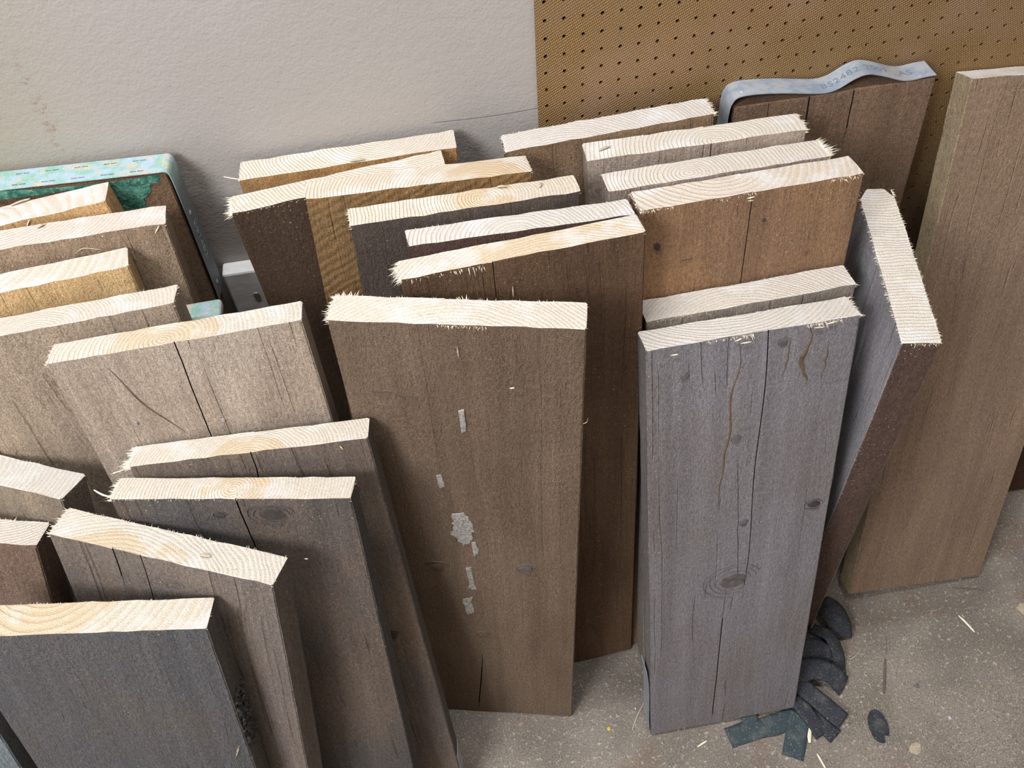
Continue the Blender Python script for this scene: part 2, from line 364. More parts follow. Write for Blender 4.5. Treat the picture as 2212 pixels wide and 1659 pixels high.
def fringe(o, specs, seed):
    """torn fibres standing out from the sawn edges; specs: (edge, t0, t1, count, length, droop)"""
    L, Wd, T = o['dims']; rnd = random.Random(seed); V, F = [], []
    for (e, t0, t1, n, ln, droop) in specs:
        for _ in range(int(n*1.7)):
            t = t0+(t1-t0)*rnd.random(); l = ln*(.25+rnd.random()**2*.95)*(.55+.9*abs(n3(t*9+seed, ord(e), 0)))
            if e in 'LR':
                s = -1 if e == 'L' else 1; p = Vector((s*(Wd/2-.0012), t*T, L-.0004-rnd.random()**2*.004)); d = Vector((s, rnd.uniform(-.5, .35), -droop*rnd.random()+rnd.uniform(-.1, .25))); side = Vector((0, 1, 0))
            else:
                s = -1 if e == 'F' else 1; p = Vector((-Wd/2+t*Wd, T*.5+s*(T/2-.001), L-.0004-rnd.random()**2*.0025)); d = Vector((rnd.uniform(-.55, .55), s, -droop*rnd.random()+rnd.uniform(-.1, .3))); side = Vector((1, 0, 0))
            d.normalize(); w = rnd.uniform(.00014, .00040)*(1+ln*14); b = len(V); upv = Vector((0, 0, 1)); c = Vector((rnd.uniform(-.3, .3), rnd.uniform(-.3, .3), rnd.uniform(-.35, .2)))*l*.5
            V += [p-side*w, p+side*w, p+upv*w*.8, p+d*l*.55-side*w*.7+c*.4, p+d*l*.55+side*w*.7+c*.4, p+d*l*.55+upv*w*.6+c*.4, p+d*l+c]
            F += [(b, b+1, b+4, b+3), (b+1, b+2, b+5, b+4), (b+2, b, b+3, b+5), (b+3, b+4, b+6), (b+4, b+5, b+6), (b+5, b+3, b+6)]
    f = mobj('torn_fibres', V, F, FIB, o); f['kind'] = 'stuff'; return f
def blob(o, name, pts, mat, h=.0005, seed=1, dens=9, label=None, face='F'):
    """an irregular patch lying on the front face; pts = outline in board x, z"""
    bm = bmesh.new(); out = []
    n = len(pts)
    for i in range(n):
        a, b = Vector(pts[i]), Vector(pts[(i+1) % n])
        for k in range(dens):
            p = a.lerp(b, k/dens); p += Vector((n3(p.x*150+seed, p.y*150, 0)+.6*n3(p.x*420, p.y*420, seed), n3(p.x*150, p.y*150+seed, 3)+.6*n3(p.x*420, p.y*420+9, seed)))*(.0015 if dens < 4 else .0042); out.append(p)
    c = sum(out, Vector((0, 0)))/len(out)
    rings = []
    for s, hh in ((1, -.0002), (.96, h*.7), (.6, h)):
        rings.append([bm.verts.new((c.x+(p.x-c.x)*s, -(hh+.0006), c.y+(p.y-c.y)*s)) for p in out])
    for a, b in zip(rings, rings[1:]):
        for i in range(len(out)): bm.faces.new((a[i], a[(i+1) % len(out)], b[(i+1) % len(out)], b[i]))
    cv = bm.verts.new((c.x, -(h+.0006), c.y))
    for i in range(len(out)): bm.faces.new((rings[-1][i], rings[-1][(i+1) % len(out)], cv))
    me = bpy.data.meshes.new(name); bm.to_mesh(me); bm.free(); me.materials.append(mat)
    q = bpy.data.objects.new(name, me); COL.objects.link(q); q.parent = o
    if label: q['label'] = label
    return q
def disc(cx, cz, rx, rz, n=10): return [(cx+rx*math.cos(2*PI*i/n), cz+rz*math.sin(2*PI*i/n)) for i in range(n)]
def knot(o, cx, cz, rx, rz, mat, seed=1, rings=1):
    k = blob(o, 'knot', disc(cx, cz, rx, rz), mat, .0007, seed, 2)
    for i in range(rings):
        g = 1.35+.45*i; line(o, 'knot_ring', [(cx+rx*g*math.cos(a)*(1+.12*n3(a, seed, i)), cz+rz*g*math.sin(a)*(1.05+.2*n3(a, seed, i+4))) for a in [j*2*PI/22+.2*i for j in range(20-2*i)]], .00035, mat, k)
    return k
def line(o, name, pts, w, mat, parent=None, y=-.0009, taper=True, seed=0):
    V, F = [], []; n = len(pts)
    for i, (px, pz) in enumerate(pts):
        a = Vector(pts[max(0, i-1)]); b = Vector(pts[min(n-1, i+1)]); d = (b-a).normalized(); nn = Vector((-d.y, d.x))
        ww = w*(math.sin(PI*(i+.6)/(n+.2)) if taper else 1)*(1+.5*n3(px*60, pz*60, seed+1))
        for s, yy in ((-1, y+.0008), (0, y), (1, y+.0008)): V.append((px+nn.x*ww*s, yy, pz+nn.y*ww*s))
    for i in range(n-1):
        for k in (0, 1): F.append((i*3+k, i*3+k+1, i*3+4+k, i*3+3+k))
    q = mobj(name, V, F, mat); q.parent = parent or o; return q
def nail(o, x, z, r=.0022, mat=None, h=.002):
    bm = bmesh.new(); bmesh.ops.create_cone(bm, cap_ends=True, segments=12, radius1=r, radius2=r*.8, depth=h, matrix=Matrix.Translation((x, -h/2-.0002, z)) @ Matrix.Rotation(PI/2, 4, 'X'))
    me = bpy.data.meshes.new('nail_head'); bm.to_mesh(me); bm.free(); me.materials.append(mat or STEEL)
    q = bpy.data.objects.new('nail_head', me); COL.objects.link(q); q.parent = o; return q

straight = lambda a=0, s=1: (lambda u: a*n3(u*2.5+s, s*3.1, 0)+.0015*n3(u*11, s, 2))
B = {}
def mk(key, pose, seed, t1, t2, label, fr=(), **kw):
    o = board(pose, seed, t1, t2, label, **kw); B[key] = o
    base = [('B', 0, 1, 110, .0024, .3), ('F', 0, 1, 60, .0018, .6), ('L', 0, 1, 14, .003, .3), ('R', 0, 1, 14, .003, .3)] if kw.get('solid_top') is None else []
    if base: fringe(o, base+list(fr), seed)
    return o
# left stack, from the wall forwards
mk('green', [-0.5405, -0.0797, -0.0202, 0.0532, 0.0220, 0.8305, 0.2250, 0.0317], 1, (122, 96, 74), (105, 84, 66), 'brown board with teal painted metal banding round its top, at the back left', solid_top=1, fur=1.3, lines=.3)
mk('l2', [-0.5142, -0.1507, 0.0281, 0.0899, -0.0765, 0.8202, 0.2249, 0.0356], 2, (186, 150, 105), (172, 140, 100), 'ochre board directly in front of the teal banded board', end=(250, 232, 222), pith=(-.02, -.01), ring=.012, fur=.7, lines=.4)
mk('l3', [-0.5558, -0.1973, 0.0871, 0.0943, 0.0519, 0.8238, 0.2250, 0.0333], 3, (150, 130, 108), (134, 116, 98), 'grey brown board second in front of the teal banded board, its end pinkish', fr=[('F', .4, 1, 40, .004, .9)], end=(246, 228, 216), pith=(-.06, .09), ring=.0042, fur=1.0)
mk('l4', [-0.5834, -0.2423, 0.1590, 0.0911, 0.0477, 0.8096, 0.2249, 0.0317], 4, (188, 158, 114), (176, 148, 108), 'yellow ochre board fourth from the wall at the far left, with short right end', end=(250, 236, 218), pith=(-.03, .05), ring=.009, fur=.6, lines=.5)
mk('l5', [-0.4850, -0.3920, 0.0196, 0.2264, -0.0268, 0.8141, 0.2248, 0.0348], 5, (152, 137, 118), (138, 123, 108), 'grey tan board with arched end rings, behind the board with two nails', fr=[('R', 0, 1, 20, .004, .1), ('B', .8, 1, 20, .005, .1)], pith=(-.022, -.012), ring=.0035, lines=.9)
mk('l6', [-0.3779, -0.4274, 0.0068, 0.2116, -0.0182, 0.8149, 0.2336, 0.0323], 6, (156, 144, 131), (142, 128, 114), 'wide pale grey board with two nails and a long split, left of centre', fr=[('L', 0, 1, 70, .006, .3)], pith=(-.012, .008), ring=.0042, heart=.05, fur=.6, lines=.5,
   cracks=[(.0, .55, .8206, .0006, lambda u: -.004+.010*(1-u)*0+.008*(u-.5)+.0015*n3(u*7, 1, 1)), ])
mk('l7', [-0.3434, -0.4688, -0.0765, 0.2099, -0.0300, 0.7125, 0.2318, 0.0291], 7, (112, 98, 86), (94, 86, 80), 'dark grey board with a long frayed left end corner, behind the level topped board', fr=[('L', 0, 1, 120, .013, .15), ('L', 0, .4, 20, .02, .05)], pith=(.0, -.015), ring=.0034, heart=.04, lines=1, cracks=[(.0, .52, .7159, .0006, straight(.004, 3))], end=(252, 240, 218))
mk('l8', [-0.4006, -0.5031, -0.1865, 0.2054, 0.0019, 0.7051, 0.2309, 0.0280], 8, (104, 92, 82), (86, 82, 80), 'dark weathered board with a level top, round pith rings and a split below', fr=[('L', 0, 1, 110, .010, .4), ('F', 0, .6, 40, .004, .8)], pith=(.0, .013), ring=.0032, heart=.03, fur=1.1, lines=1.0, end=(252, 238, 214),
   cracks=[(.0, .46, .7036, .0008, lambda u: .006+.010*(1-u)+.002*n3(u*6, 2, 2))])
mk('l9', [-0.5343, -0.5279, -0.3801, 0.2239, 0.0565, 0.6811, 0.2258, 0.0337], 9, (118, 106, 95), (106, 98, 92), 'board turned at an angle with a slanting white top, near the lower left', fr=[('L', 0, 1, 80, .008, .2), ('B', 0, 1, 150, .0045, -.2)], pith=(-.03, -.075), ring=.0042, heart=.098, fur=.6, lines=1.0,
   cracks=[(-.046, .64, .73, .0007, straight(.001, 5)), (-.018, .55, .7531, .0005, straight(.002, 6))])
mk('l10', [-0.7553, -0.4614, -0.3980, 0.3115, 0.0419, 0.7023, 0.2250, 0.0380], 10, (130, 117, 100), (116, 106, 94), 'board cut off by the left picture edge, with a pointed bright white right corner', fr=[('B', 0, 1, 130, .005, -.1), ('R', 0, 1, 20, .003, .2)], pith=(-.02, .0), ring=.0045, end=(250, 244, 236))
mk('l11', [-0.8052, -0.5114, -0.1516, 0.2917, 0.1438, 0.6857, 0.2250, 0.0320], 11, (116, 95, 80), (104, 86, 74), 'reddish brown board at the left edge below the pointed one', fr=[('B', .5, 1, 110, .006, -.1)], pith=(.06, .07), ring=.0036, end=(248, 236, 224), lines=1)
mk('l12', [-0.5742, -0.5875, -0.0975, 0.2128, 0.0707, 0.6602, 0.2250, 0.0342], 12, (92, 91, 93), (98, 93, 89), 'slate grey board nearest the camera in the lower left corner, bark on its edge', fr=[('B', .1, .8, 160, .0035, -.2)], pith=(-.045, .065), ring=.0085, heart=.075, fur=1.2, lines=.2, end=(253, 240, 216))
mk('l13', [-0.8247, -0.5780, 0.0562, 0.2646, 0.0759, 0.5435, 0.2250, 0.0388], 13, (120, 130, 134), (108, 116, 120), 'bluish grey board just showing at the bottom left corner')
# centre stack
mk('c1', [-0.2164, -0.1370, 0.0021, 0.1144, -0.0073, 0.8151, 0.2329, 0.0369], 21, (160, 122, 76), (146, 112, 74), 'ochre board touching the pale wall, backmost of the middle stack', fr=[('L', 0, 1, 30, .004, .3)], pith=(.03, .055), ring=.0036, end=(250, 236, 214), heart=.0, lines=.3)
mk('c2', [-0.1905, -0.1894, 0.0568, 0.1298, -0.0463, 0.8141, 0.2254, 0.0335], 22, (92, 72, 54), (80, 62, 48), 'very dark rough brown board with a frayed left corner, second in the middle stack', fr=[('L', 0, 1, 120, .011, .3), ('F', 0, .4, 40, .004, 1)], pith=(.08, .09), ring=.004, end=(250, 234, 208), fur=1.9, lines=.1)
mk('c3', [-0.1962, -0.2259, 0.0553, 0.1293, 0.0633, 0.8278, 0.2290, 0.0334], 23, (128, 98, 62), (114, 90, 60), 'golden brown board with slanting saw marks, third in the middle stack', fr=[('R', 0, 1, 15, .003, .2)], pith=(.06, -.02), ring=.0036, heart=.05, end=(250, 230, 200), fur=.5, sawn=.2, lines=.2)
mk('c4', [-0.1354, -0.2562, 0.0541, 0.1108, 0.0381, 0.8294, 0.2283, 0.0304], 24, (92, 81, 73), (82, 72, 65), 'board with an oval bullseye ring pattern in its end, in the middle stack', fr=[('L', 0, 1, 40, .005, .3), ('R', 0, 1, 15, .003, .2)], pith=(.02, .014), ring=.0034, heart=.03, end=(252, 234, 206), fur=1.6, lines=.1)
mk('c5', [-0.0988, -0.2836, 0.0539, 0.1043, 0.0539, 0.8200, 0.2230, 0.0270], 25, (92, 70, 62), (82, 64, 58), 'board with a bright white ridged end, just behind the broad brown board', fr=[('B', 0, 1, 130, .004, -.1), ('R', 0, 1, 70, .0045, .5)], pith=(-.005, -.012), ring=.0044, end=(250, 244, 238), fur=1.2, lines=.2)
mk('c6', [-0.0545, -0.3118, 0.0529, 0.0858, -0.0086, 0.8324, 0.2320, 0.0276], 26, (102, 79, 59), (88, 67, 51), 'broad reddish brown board right behind the tall textured middle one, end warm cream', fr=[('L', 0, 1, 110, .013, .9), ('F', 0, .35, 26, .009, 2.5)], pith=(.02, -.10), ring=.0042, heart=.14, end=(252, 240, 220), fur=.8, lines=.5, cracks=[(-.03, .60, .8338, .0004, straight(.002, 8))])
mk('c7', [-0.1650, -0.3661, -0.2374, 0.0753, 0.0149, 0.8262, 0.2288, 0.0333], 27, (139, 119, 100), (127, 107, 88), 'tall textured brown board with grey plaster smears, foremost in the middle', fr=[('L', 0, 1, 110, .009, .3), ('B', 0, 1, 200, .0045, -.2), ('B', .0, .12, 30, .009, -.6), ('B', .49, .53, 16, .008, -.8), ('F', .42, .62, 60, .006, .9)], pith=(.0, -.085), ring=.0042, heart=.0, end=(252, 238, 220), fur=2.4, lines=.2, grainy=.55,
   cracks=[(-.022, .002, .17, .0008, lambda u: -.008+.016*u+.001*n3(u*8, 0, 1))])
# right stack
mk('r1', [0.0953, -0.1509, -0.0075, 0.1125, -0.0474, 0.8141, 0.2275, 0.0358], 31, (138, 116, 92), (126, 102, 78), 'board in front of the pegboard left edge, with a shaggy white end', fr=[('B', 0, 1, 170, .0045, -.2), ('R', 0, 1, 80, .009, .1), ('L', 0, 1, 30, .005, -.2)], pith=(-.06, -.045), ring=.0042, end=(248, 242, 238), fur=1.2)
mk('r2', [0.1654, -0.1942, -0.0572, 0.1107, -0.0384, 0.8165, 0.2307, 0.0341], 32, (158, 144, 132), (146, 132, 120), 'pale grey board in the right stack directly before the steel banded board', fr=[('B', 0, 1, 170, .0035, -.2), ('R', 0, 1, 90, .008, .2)], pith=(.022, .004), ring=.0044, heart=.0, end=(252, 243, 228), lines=.8, cracks=[(.015, .74, .816, .0005, straight(.001, 9))])
mk('r3', [0.1527, -0.2499, 0.0189, 0.1244, 0.0001, 0.8179, 0.2326, 0.0343], 33, (148, 134, 124), (134, 120, 110), 'board with a bristly right corner, third from the pegboard in the right stack', fr=[('B', 0, 1, 150, .003, -.2), ('R', 0, 1, 110, .013, -.5)], pith=(-.03, .010), ring=.0042, end=(250, 240, 228))
mk('r4', [0.1784, -0.2946, 0.0188, 0.1334, -0.0053, 0.8204, 0.2298, 0.0351], 34, (134, 104, 76), (120, 95, 74), 'orange brown board with a broad bare front, in the right stack', fr=[('F', .0, .15, 60, .006, 1.5), ('F', .3, .55, 50, .005, 1.5), ('F', .85, 1, 30, .006, 1.5), ('L', 0, 1, 40, .005, .5)], pith=(-.02, .06), ring=.007, end=(248, 230, 210), fur=.6, lines=.9,
   cracks=[(-.0, .60, .8194, .0005, lambda u: -.004+.004*u)])
mk('r5', [0.1852, -0.3327, 0.0114, 0.1333, -0.0197, 0.7139, 0.2255, 0.0347], 35, (142, 132, 120), (124, 116, 108), 'lower board sandwiched behind the cracked blue grey board', fr=[('R', 0, 1, 50, .005, 0), ('B', .5, 1, 90, .003, -.1), ('F', 0, .3, 30, .004, 1)], pith=(-.02, -.06), ring=.0042, end=(250, 240, 228), lines=.7)
mk('r6', [0.1693, -0.4419, -0.0034, 0.2223, -0.0178, 0.7273, 0.2220, 0.0341], 36, (113, 110, 114), (108, 103, 101), 'blue grey board with a long dark crack and round knots, foremost on the right', fr=[('R', 0, 1, 80, .009, .2), ('B', .3, 1, 110, .0035, -.2), ('F', .28, .5, 80, .006, 1.2), ('F', .75, .92, 50, .007, 1.0)], pith=(-.01, .12), ring=.0048, end=(248, 242, 234), fur=.55, lines=.3, grainy=.3,
   cracks=[(.022, .30, .7271, .0006, lambda u: (-.010*(1-u)*(1-u)+.002*math.sin(u*9)-.008*u)+.0006*n3(u*20, 1, 0)), (-.018, .004, .26, .0006, lambda u: .006*u+.001*n3(u*9, 3, 0)), (-.003, .33, .55, .0005, lambda u: .012*(1-u)-.004+.001*n3(u*12, 5, 1))])
mk('r7', [0.3354, -0.2076, -1.7688, -0.0292, 0.0198, 0.7241, 0.2259, 0.0376], 37, (134, 132, 136), (118, 116, 120), 'board standing edge on, its long end running front to back, right of the cracked board', fr=[('B', 0, 1, 240, .006, 0), ('F', 0, 1, 160, .005, 0), ('R', .2, 1, 30, .006, 0)], pith=(-.14, .02), ring=.0042, heart=.0, end=(252, 243, 230), fur=.6, round_far=1, grainy=.4, edge=(88, 70, 62))
mk('r8', [0.3400, -0.0939, -0.0299, 0.0713, -0.0304, 0.8062, 0.2269, 0.0307], 38, (148, 121, 97), (130, 106, 86), 'cracked dark brown board topped by a loose steel band, against the pegboard', solid_top=1, fur=2.6, lines=.2,
   cracks=[(-.029, .70, .8061, .0010, straight(.001, 11)), (.024, .74, .8061, .0008, lambda u: -.003+.006*(1-u)*0), (-.075, .76, .8061, .0004, straight(.001, 12))])
mk('r9', [0.5379, -0.2876, 0.0225, 0.3158, 0.0744, 0.8165, 0.2277, 0.0331], 39, (128, 108, 90), (121, 102, 86), 'long plain brown board leaning steeply at the far right', pith=(.05, .09), ring=.004, end=(240, 228, 214), fur=.7, lines=.0, grainy=.3, edge=(146, 130, 104))
mk('r10', [0.8666, -0.1487, -0.0423, 0.1313, 0.0026, 0.8097, 0.2250, 0.0364], 40, (72, 50, 34), (60, 42, 30), 'dark brown board whose foot shows at the right edge behind the plain leaning board')
teal = board([-0.4070, -0.2628, 0.0300, 0.1100, 0.0000, 0.7350, 0.0660, 0.0320], 41, (120, 100, 80), (110, 94, 76), 'narrow offcut with a teal painted top between the left boards', solid_top=1, name='narrow_offcut')
teal['group'] = 'teal painted pieces'; B['teal'] = teal

# ------------------------------------------------------------------ details on boards
o = B['l6']
for p in ((-.0654, .7314), (.0142, .7161)): nail(o, *p)
line(o, 'resin_streak', [(-.066+.020*u+.020*u*u+.001*math.sin(u*9), .80-.09*u) for u in [i/12 for i in range(13)]], .0022, STAIN, y=-.0006)
o = B['r4']
knot(o, -.096, .775, .0035, .0045, KNOTD, 21, 0); knot(o, .015, .785, .0022, .0022, KNOTD, 22, 0); knot(o, -.06, .70, .003, .004, KNOTB, 23, 0)
for (zx, zz, l_) in ((-.070, .752, .010), (.065, .735, .006)): line(o, 'surface_split', [(zx, zz), (zx+l_*.5, zz-.0006), (zx+l_, zz+.0004)], .0004, KNOTD)
line(B['c7'], 'surface_split', [(-.088, .735), (-.08, .7335), (-.068, .735)], .0005, KNOTD); line(B['c7'], 'surface_split', [(-.062, .73), (-.052, .7285), (-.042, .730)], .0005, KNOTD)
o = B['l8']
knot(o, .036, .684, .013, .0075, KNOTD, 3, 2); knot(o, -.0143, .6835, .005, .003, KNOTD, 4, 1)
knot(B['l7'], .078, .40, .010, .006, KNOTD, 5, 1)
o = B['c7']
blob(o, 'plaster_smear', [(-.027, .535), (-.012, .538), (-.004, .512), (-.008, .480), (-.020, .468), (-.030, .492)], PLAST, .0008, 1)
blob(o, 'plaster_smear', [(-.010, .478), (-.003, .480), (-.002, .455), (-.008, .448)], PLAST, .0007, 2, 3)
blob(o, 'plaster_smear', [(-.020, .420), (-.013, .425), (-.011, .370), (-.021, .372)], PLAST, .0006, 3, 4)
blob(o, 'plaster_smear', [(-.029, .345), (-.018, .350), (-.016, .312), (-.026, .305)], PLAST, .0006, 4, 4)
blob(o, 'plaster_smear', [(-.038, .605), (-.032, .607), (-.030, .585), (-.037, .583)], PLAST, .0006, 5, 3)
knot(o, -.0543, .4216, .009, .006, KNOTB, 6, 2); knot(o, .0525, .4264, .0085, .006, KNOT, 7, 1); knot(o, -.0076, .252, .007, .006, KNOTB, 8, 1)
blob(o, 'bark_patch', [(-.006, .712), (-.001, .714), (.000, .682), (-.005, .678)], PLAST, .0012, 9, 3)
o = B['r6']
knot(o, -.0019, .3358, .0175, .0135, KNOT, 10, 3); knot(o, .0913, .4543, .0082, .0060, KNOTD, 11, 1)
knot(o, .0324, .710, .0045, .0042, KNOT, 12, 1); knot(o, -.0109, .585, .0042, .0045, KNOT, 13, 1); knot(o, .0063, .4433, .004, .004, KNOT, 14, 1); knot(o, -.0707, .6867, .004, .004, KNOT, 15, 0)
V_ = [(-.011, .330), (-.002, .341), (.011, .336)]
line(o, 'knot_split', V_, .0007, KNOTD, y=-.0018)
line(o, 'resin_streak', [(-.0135+.006*n3(u*5, 1, 0)-.014*u, .715-.235*u) for u in [i/26 for i in range(27)]], .0022, STAIN, y=-.0006, seed=3)
line(o, 'resin_streak', [(.058+.004*n3(u*5, 3, 0)+.004*math.sin(u*8), .722-.075*u) for u in [i/14 for i in range(15)]], .0035, STAIN, y=-.0006, seed=4)
line(o, 'resin_streak', [(.040+.003*n3(u*5, 6, 0)-.004*u, .712-.05*u) for u in [i/12 for i in range(13)]], .0022, STAIN, y=-.0006, seed=5)
line(o, 'resin_streak', [(.082+.004*n3(u*4, 9, 0)-.004*u, .700-.05*u) for u in [i/12 for i in range(13)]], .0013, STAIN, y=-.0006, seed=6)
# chips of pale wood caught on the front edge
def chip_on(o, x, z, l, a, parent=None):
    V = []; d = Vector((math.cos(a), 0, math.sin(a))); nn = Vector((-math.sin(a), 0, math.cos(a)))
    for t, w in ((0, .3), (.4, 1), (.8, .8), (1, .1)):
        for s, yy in ((-1, 0), (1, 0), (0, -.0012)): p = Vector((x, -.0015, z))+d*l*t+nn*.0009*w*s; V.append((p.x, p.y+yy*w, p.z))
    F = [(0, 1, 2), (9, 11, 10)]+[(i*3+a_, i*3+(a_+1) % 3, i*3+3+(a_+1) % 3, i*3+3+a_) for i in range(3) for a_ in range(3)]
    c = mobj('splinter', V, F, CHIP, o); return c
for (k, x, z, l, a) in [('r6', -.014, .718, .012, .0), ('r6', -.02, .722, .008, .3), ('r6', .062, .722, .012, -.1), ('r6', .075, .724, .01, .15), ('r6', -.086, .718, .008, 0), ('r4', -.005, .812, .006, 0), ('r4', -.006, .815, .008, .1),
                       ('l2', .028, .812, .012, .8), ('l3', .10, .815, .01, .9), ('c6', -.014, .80, .014, -1.6), ('c7', .045, .748, .005, .2), ('c7', .0, .80, .014, -1.55), ('l8', .055, .62, .004, 0), ('l12', .098, .44, .016, 1.2), ('l7', .088, .708, .006, -1.2)]:
    chip_on(B[k], x, z, l, a)
# bark and rough wane on the nearest left board
rnd = random.Random(5)
o = B['l12']; V, F = [], []
for _ in range(150):
    z = .535-.10*rnd.random()**1.3; x = .1125+rnd.uniform(-.001, .0022); y = rnd.uniform(.002, .033); r = rnd.uniform(.0012, .0034); b = len(V)
    V += [(x+r, y, z), (x, y+r, z), (x-r*.3, y, z), (x, y-r, z), (x, y, z+r*1.6), (x, y, z-r*1.6)]
    F += [(b, b+1, b+4), (b+1, b+2, b+4), (b+2, b+3, b+4), (b+3, b, b+4), (b+1, b, b+5), (b+2, b+1, b+5), (b+3, b+2, b+5), (b, b+3, b+5)]
q = mobj('bark_crust', V, F, BARK, o); q['kind'] = 'stuff'

# bent steel bands --------------------------------------------------------
def smooth(pts, n=6):
    out = []
    for i in range(len(pts)-1):
        p0, p1, p2, p3 = [Vector(pts[max(0, min(len(pts)-1, i+k))]) for k in (-1, 0, 1, 2)]
        for k in range(n):
            t = k/n; out.append(.5*((2*p1)+(-p0+p2)*t+(2*p0-5*p1+4*p2-p3)*t*t+(-p0+3*p1-3*p2+p3)*t**3))
    out.append(Vector(pts[-1])); return out
def band(o, name, prof, lanes, mat, skip=None, th=.0009, wave=0):
    P = smooth(prof, 6); V, F = [], []; n, m = len(P), len(lanes)
    nor = []
    for i in range(n):
        d = (P[min(n-1, i+1)]-P[max(0, i-1)]).normalized(); nor.append(Vector((-d.y, d.x)))
    for lay in (0, 1):
        for i in range(n):
            for y in lanes: q = P[i]+nor[i]*th*lay; V.append((q.x, y+wave*n3(i*.3, 2, 0), q.y))
    A = n*m
    keep = [[not (skip and skip(i, k)) for k in range(m-1)] for i in range(n-1)]
    for i in range(n-1):
        for k in range(m-1):
            if not keep[i][k]: continue
            a, b, c, d = i*m+k, (i+1)*m+k, (i+1)*m+k+1, i*m+k+1
            F += [(a, d, c, b), (A+a, A+b, A+c, A+d)]
            for (p, q, ii, kk) in ((a, b, i, k-1), (c, d, i, k+1), (b, c, i+1, k), (d, a, i-1, k)):
                if not (0 <= ii < n-1 and 0 <= kk < m-1 and keep[ii][kk]): F.append((p, q, A+q, A+p))
    q = mobj(name, V, F, mat, o); return q, P, nor
T8 = .0307; h8 = .8061
prof8 = [(-.1215, .742), (-.1205, .775), (-.1190, .800), (-.1160, h8+.006), (-.108, h8+.0125), (-.085, h8+.0125), (-.055, h8+.0085), (-.028, h8+.0035), (-.010, h8+.0015), (.003, h8+.0045), (.020, h8+.0135), (.034, h8+.0165), (.052, h8+.0115), (.072, h8+.0035), (.085, h8+.0012), (.100, h8+.0025), (.113, h8+.0030)]
bd8, P8, N8 = band(B['r8'], 'steel_band', prof8, [.000, .006, .015, .024, T8+.001], METAL)
bd8['label'] = 'buckled galvanised steel band stamped with letters'
def rivet(parent, p, nrm, r=.0032, mat=METAL):
    bm = bmesh.new(); bmesh.ops.create_uvsphere(bm, u_segments=10, v_segments=6, radius=r)
    for v in bm.verts: v.co.z *= .35
    bmesh.ops.transform(bm, matrix=Matrix.Translation(p) @ Vector(nrm).to_track_quat('Z', 'Y').to_matrix().to_4x4(), verts=bm.verts[:])
    me = bpy.data.meshes.new('rivet'); bm.to_mesh(me); bm.free(); me.materials.append(mat); q = bpy.data.objects.new('rivet', me); COL.objects.link(q); q.parent = parent; return q
rivet(bd8, (-.104, .010, h8+.0138), (0, 0, 1)); rivet(bd8, (-.1224, .008, .768), (-1, 0, 0)); rivet(bd8, (-.1222, .010, .752), (-1, 0, 0))
def text_mesh(s, size):
    cu = bpy.data.curves.new('stamp_text', 'FONT'); cu.body = s; cu.size = size; cu.extrude = .00012; cu.resolution_u = 3; cu.space_character = 1.12
    t = bpy.data.objects.new('stamp_text', cu); COL.objects.link(t); bpy.context.view_layer.update()
    me = bpy.data.meshes.new_from_object(t.evaluated_get(bpy.context.evaluated_depsgraph_get())); bpy.data.objects.remove(t); bpy.data.curves.remove(cu); return me
me = text_mesh('BS2482 2009   AS', .0135)
arc = [0]
for a, b in zip(P8, P8[1:]): arc.append(arc[-1]+(b-a).length)
s0 = min(range(len(P8)), key=lambda i: abs(P8[i].x+.012)+(1 if P8[i].x < -.09 else 0))
for v in me.vertices:
    s = arc[s0]+v.co.x; i = max(0, min(len(P8)-2, next((k for k in range(len(arc)-1) if arc[k+1] >= s), len(P8)-2)))
    t = (s-arc[i])/(arc[i+1]-arc[i]); p = P8[i].lerp(P8[i+1], t)+N8[i]*(.0010+v.co.z)
    v.co = (p.x, .0085+v.co.y+.0025*min(1, v.co.x/.05), p.y)
me.materials.append(INK); q = bpy.data.objects.new('stamped_lettering', me); COL.objects.link(q); q.parent = bd8
# teal band with slots along the top and down the right edge
hg, wg, tg = .8316, .225, .0319
profg = [(-.1135, hg+.0016)]+[(-.1135+.0075*i, hg+.0016) for i in range(1, 30)]+[(.110, hg+.0016), (.1136, hg-.001), (.1150, hg-.010), (.1158, .79), (.1160, .74), (.1163, .70), (.1165, .660), (.1160, .650)]
def slot(i, k): return k in (1, 3) and i < 174 and (i//6) % 4 in (1, 2) and i % 6 not in (0,) and i < 170
gb, Pg, Ng = band(B['green'], 'slotted_band', profg, [-.0015, .004, .0058, .0235, .0253, tg], GREEN, slot)
gb['label'] = 'teal painted slotted metal band'
blob(B['green'], 'green_paint', [(-.112, .8305), (.100, .8305), (.106, .822), (.06, .821), (.0, .822), (-.112, .823)], DGREEN, .0005, 3, 6)
blob(B['green'], 'green_paint', [(.0, .822), (.094, .822), (.088, .810), (.080, .800), (.079, .788), (.066, .782), (.050, .778), (.03, .79)], DGREEN, .0007, 4, 5)
rivet(gb, (.1170, .012, .77), (1, 0, 0)); rivet(gb, (.1175, .013, .668), (1, 0, 0))
me = text_mesh('BS2482', .014)
for v in me.vertices: v.co = (.1172+v.co.z, .010+v.co.y, .757-v.co.x*1.1)
me.materials.append(METAL); q = bpy.data.objects.new('stamped_lettering', me); COL.objects.link(q); q.parent = gb
# bands at the feet of two boards
f6, _, _ = band(B['r6'], 'steel_band', [(-.1085, .001), (-.1122, .006), (-.1130, .03), (-.1124, .08), (-.1126, .125), (-.1150, .158)], [.0045, .012, .022, .033], METAL)
f6['label'] = 'thin blue grey steel band at the foot'
f7, _, _ = band(B['l7'], 'steel_band', [(.1165, .10), (.1158, .085), (.1162, .05), (.1160, .012), (.112, .001)], [.002, .012, .022, .028], METAL)
f7['label'] = 'thin blue grey steel band at the foot'
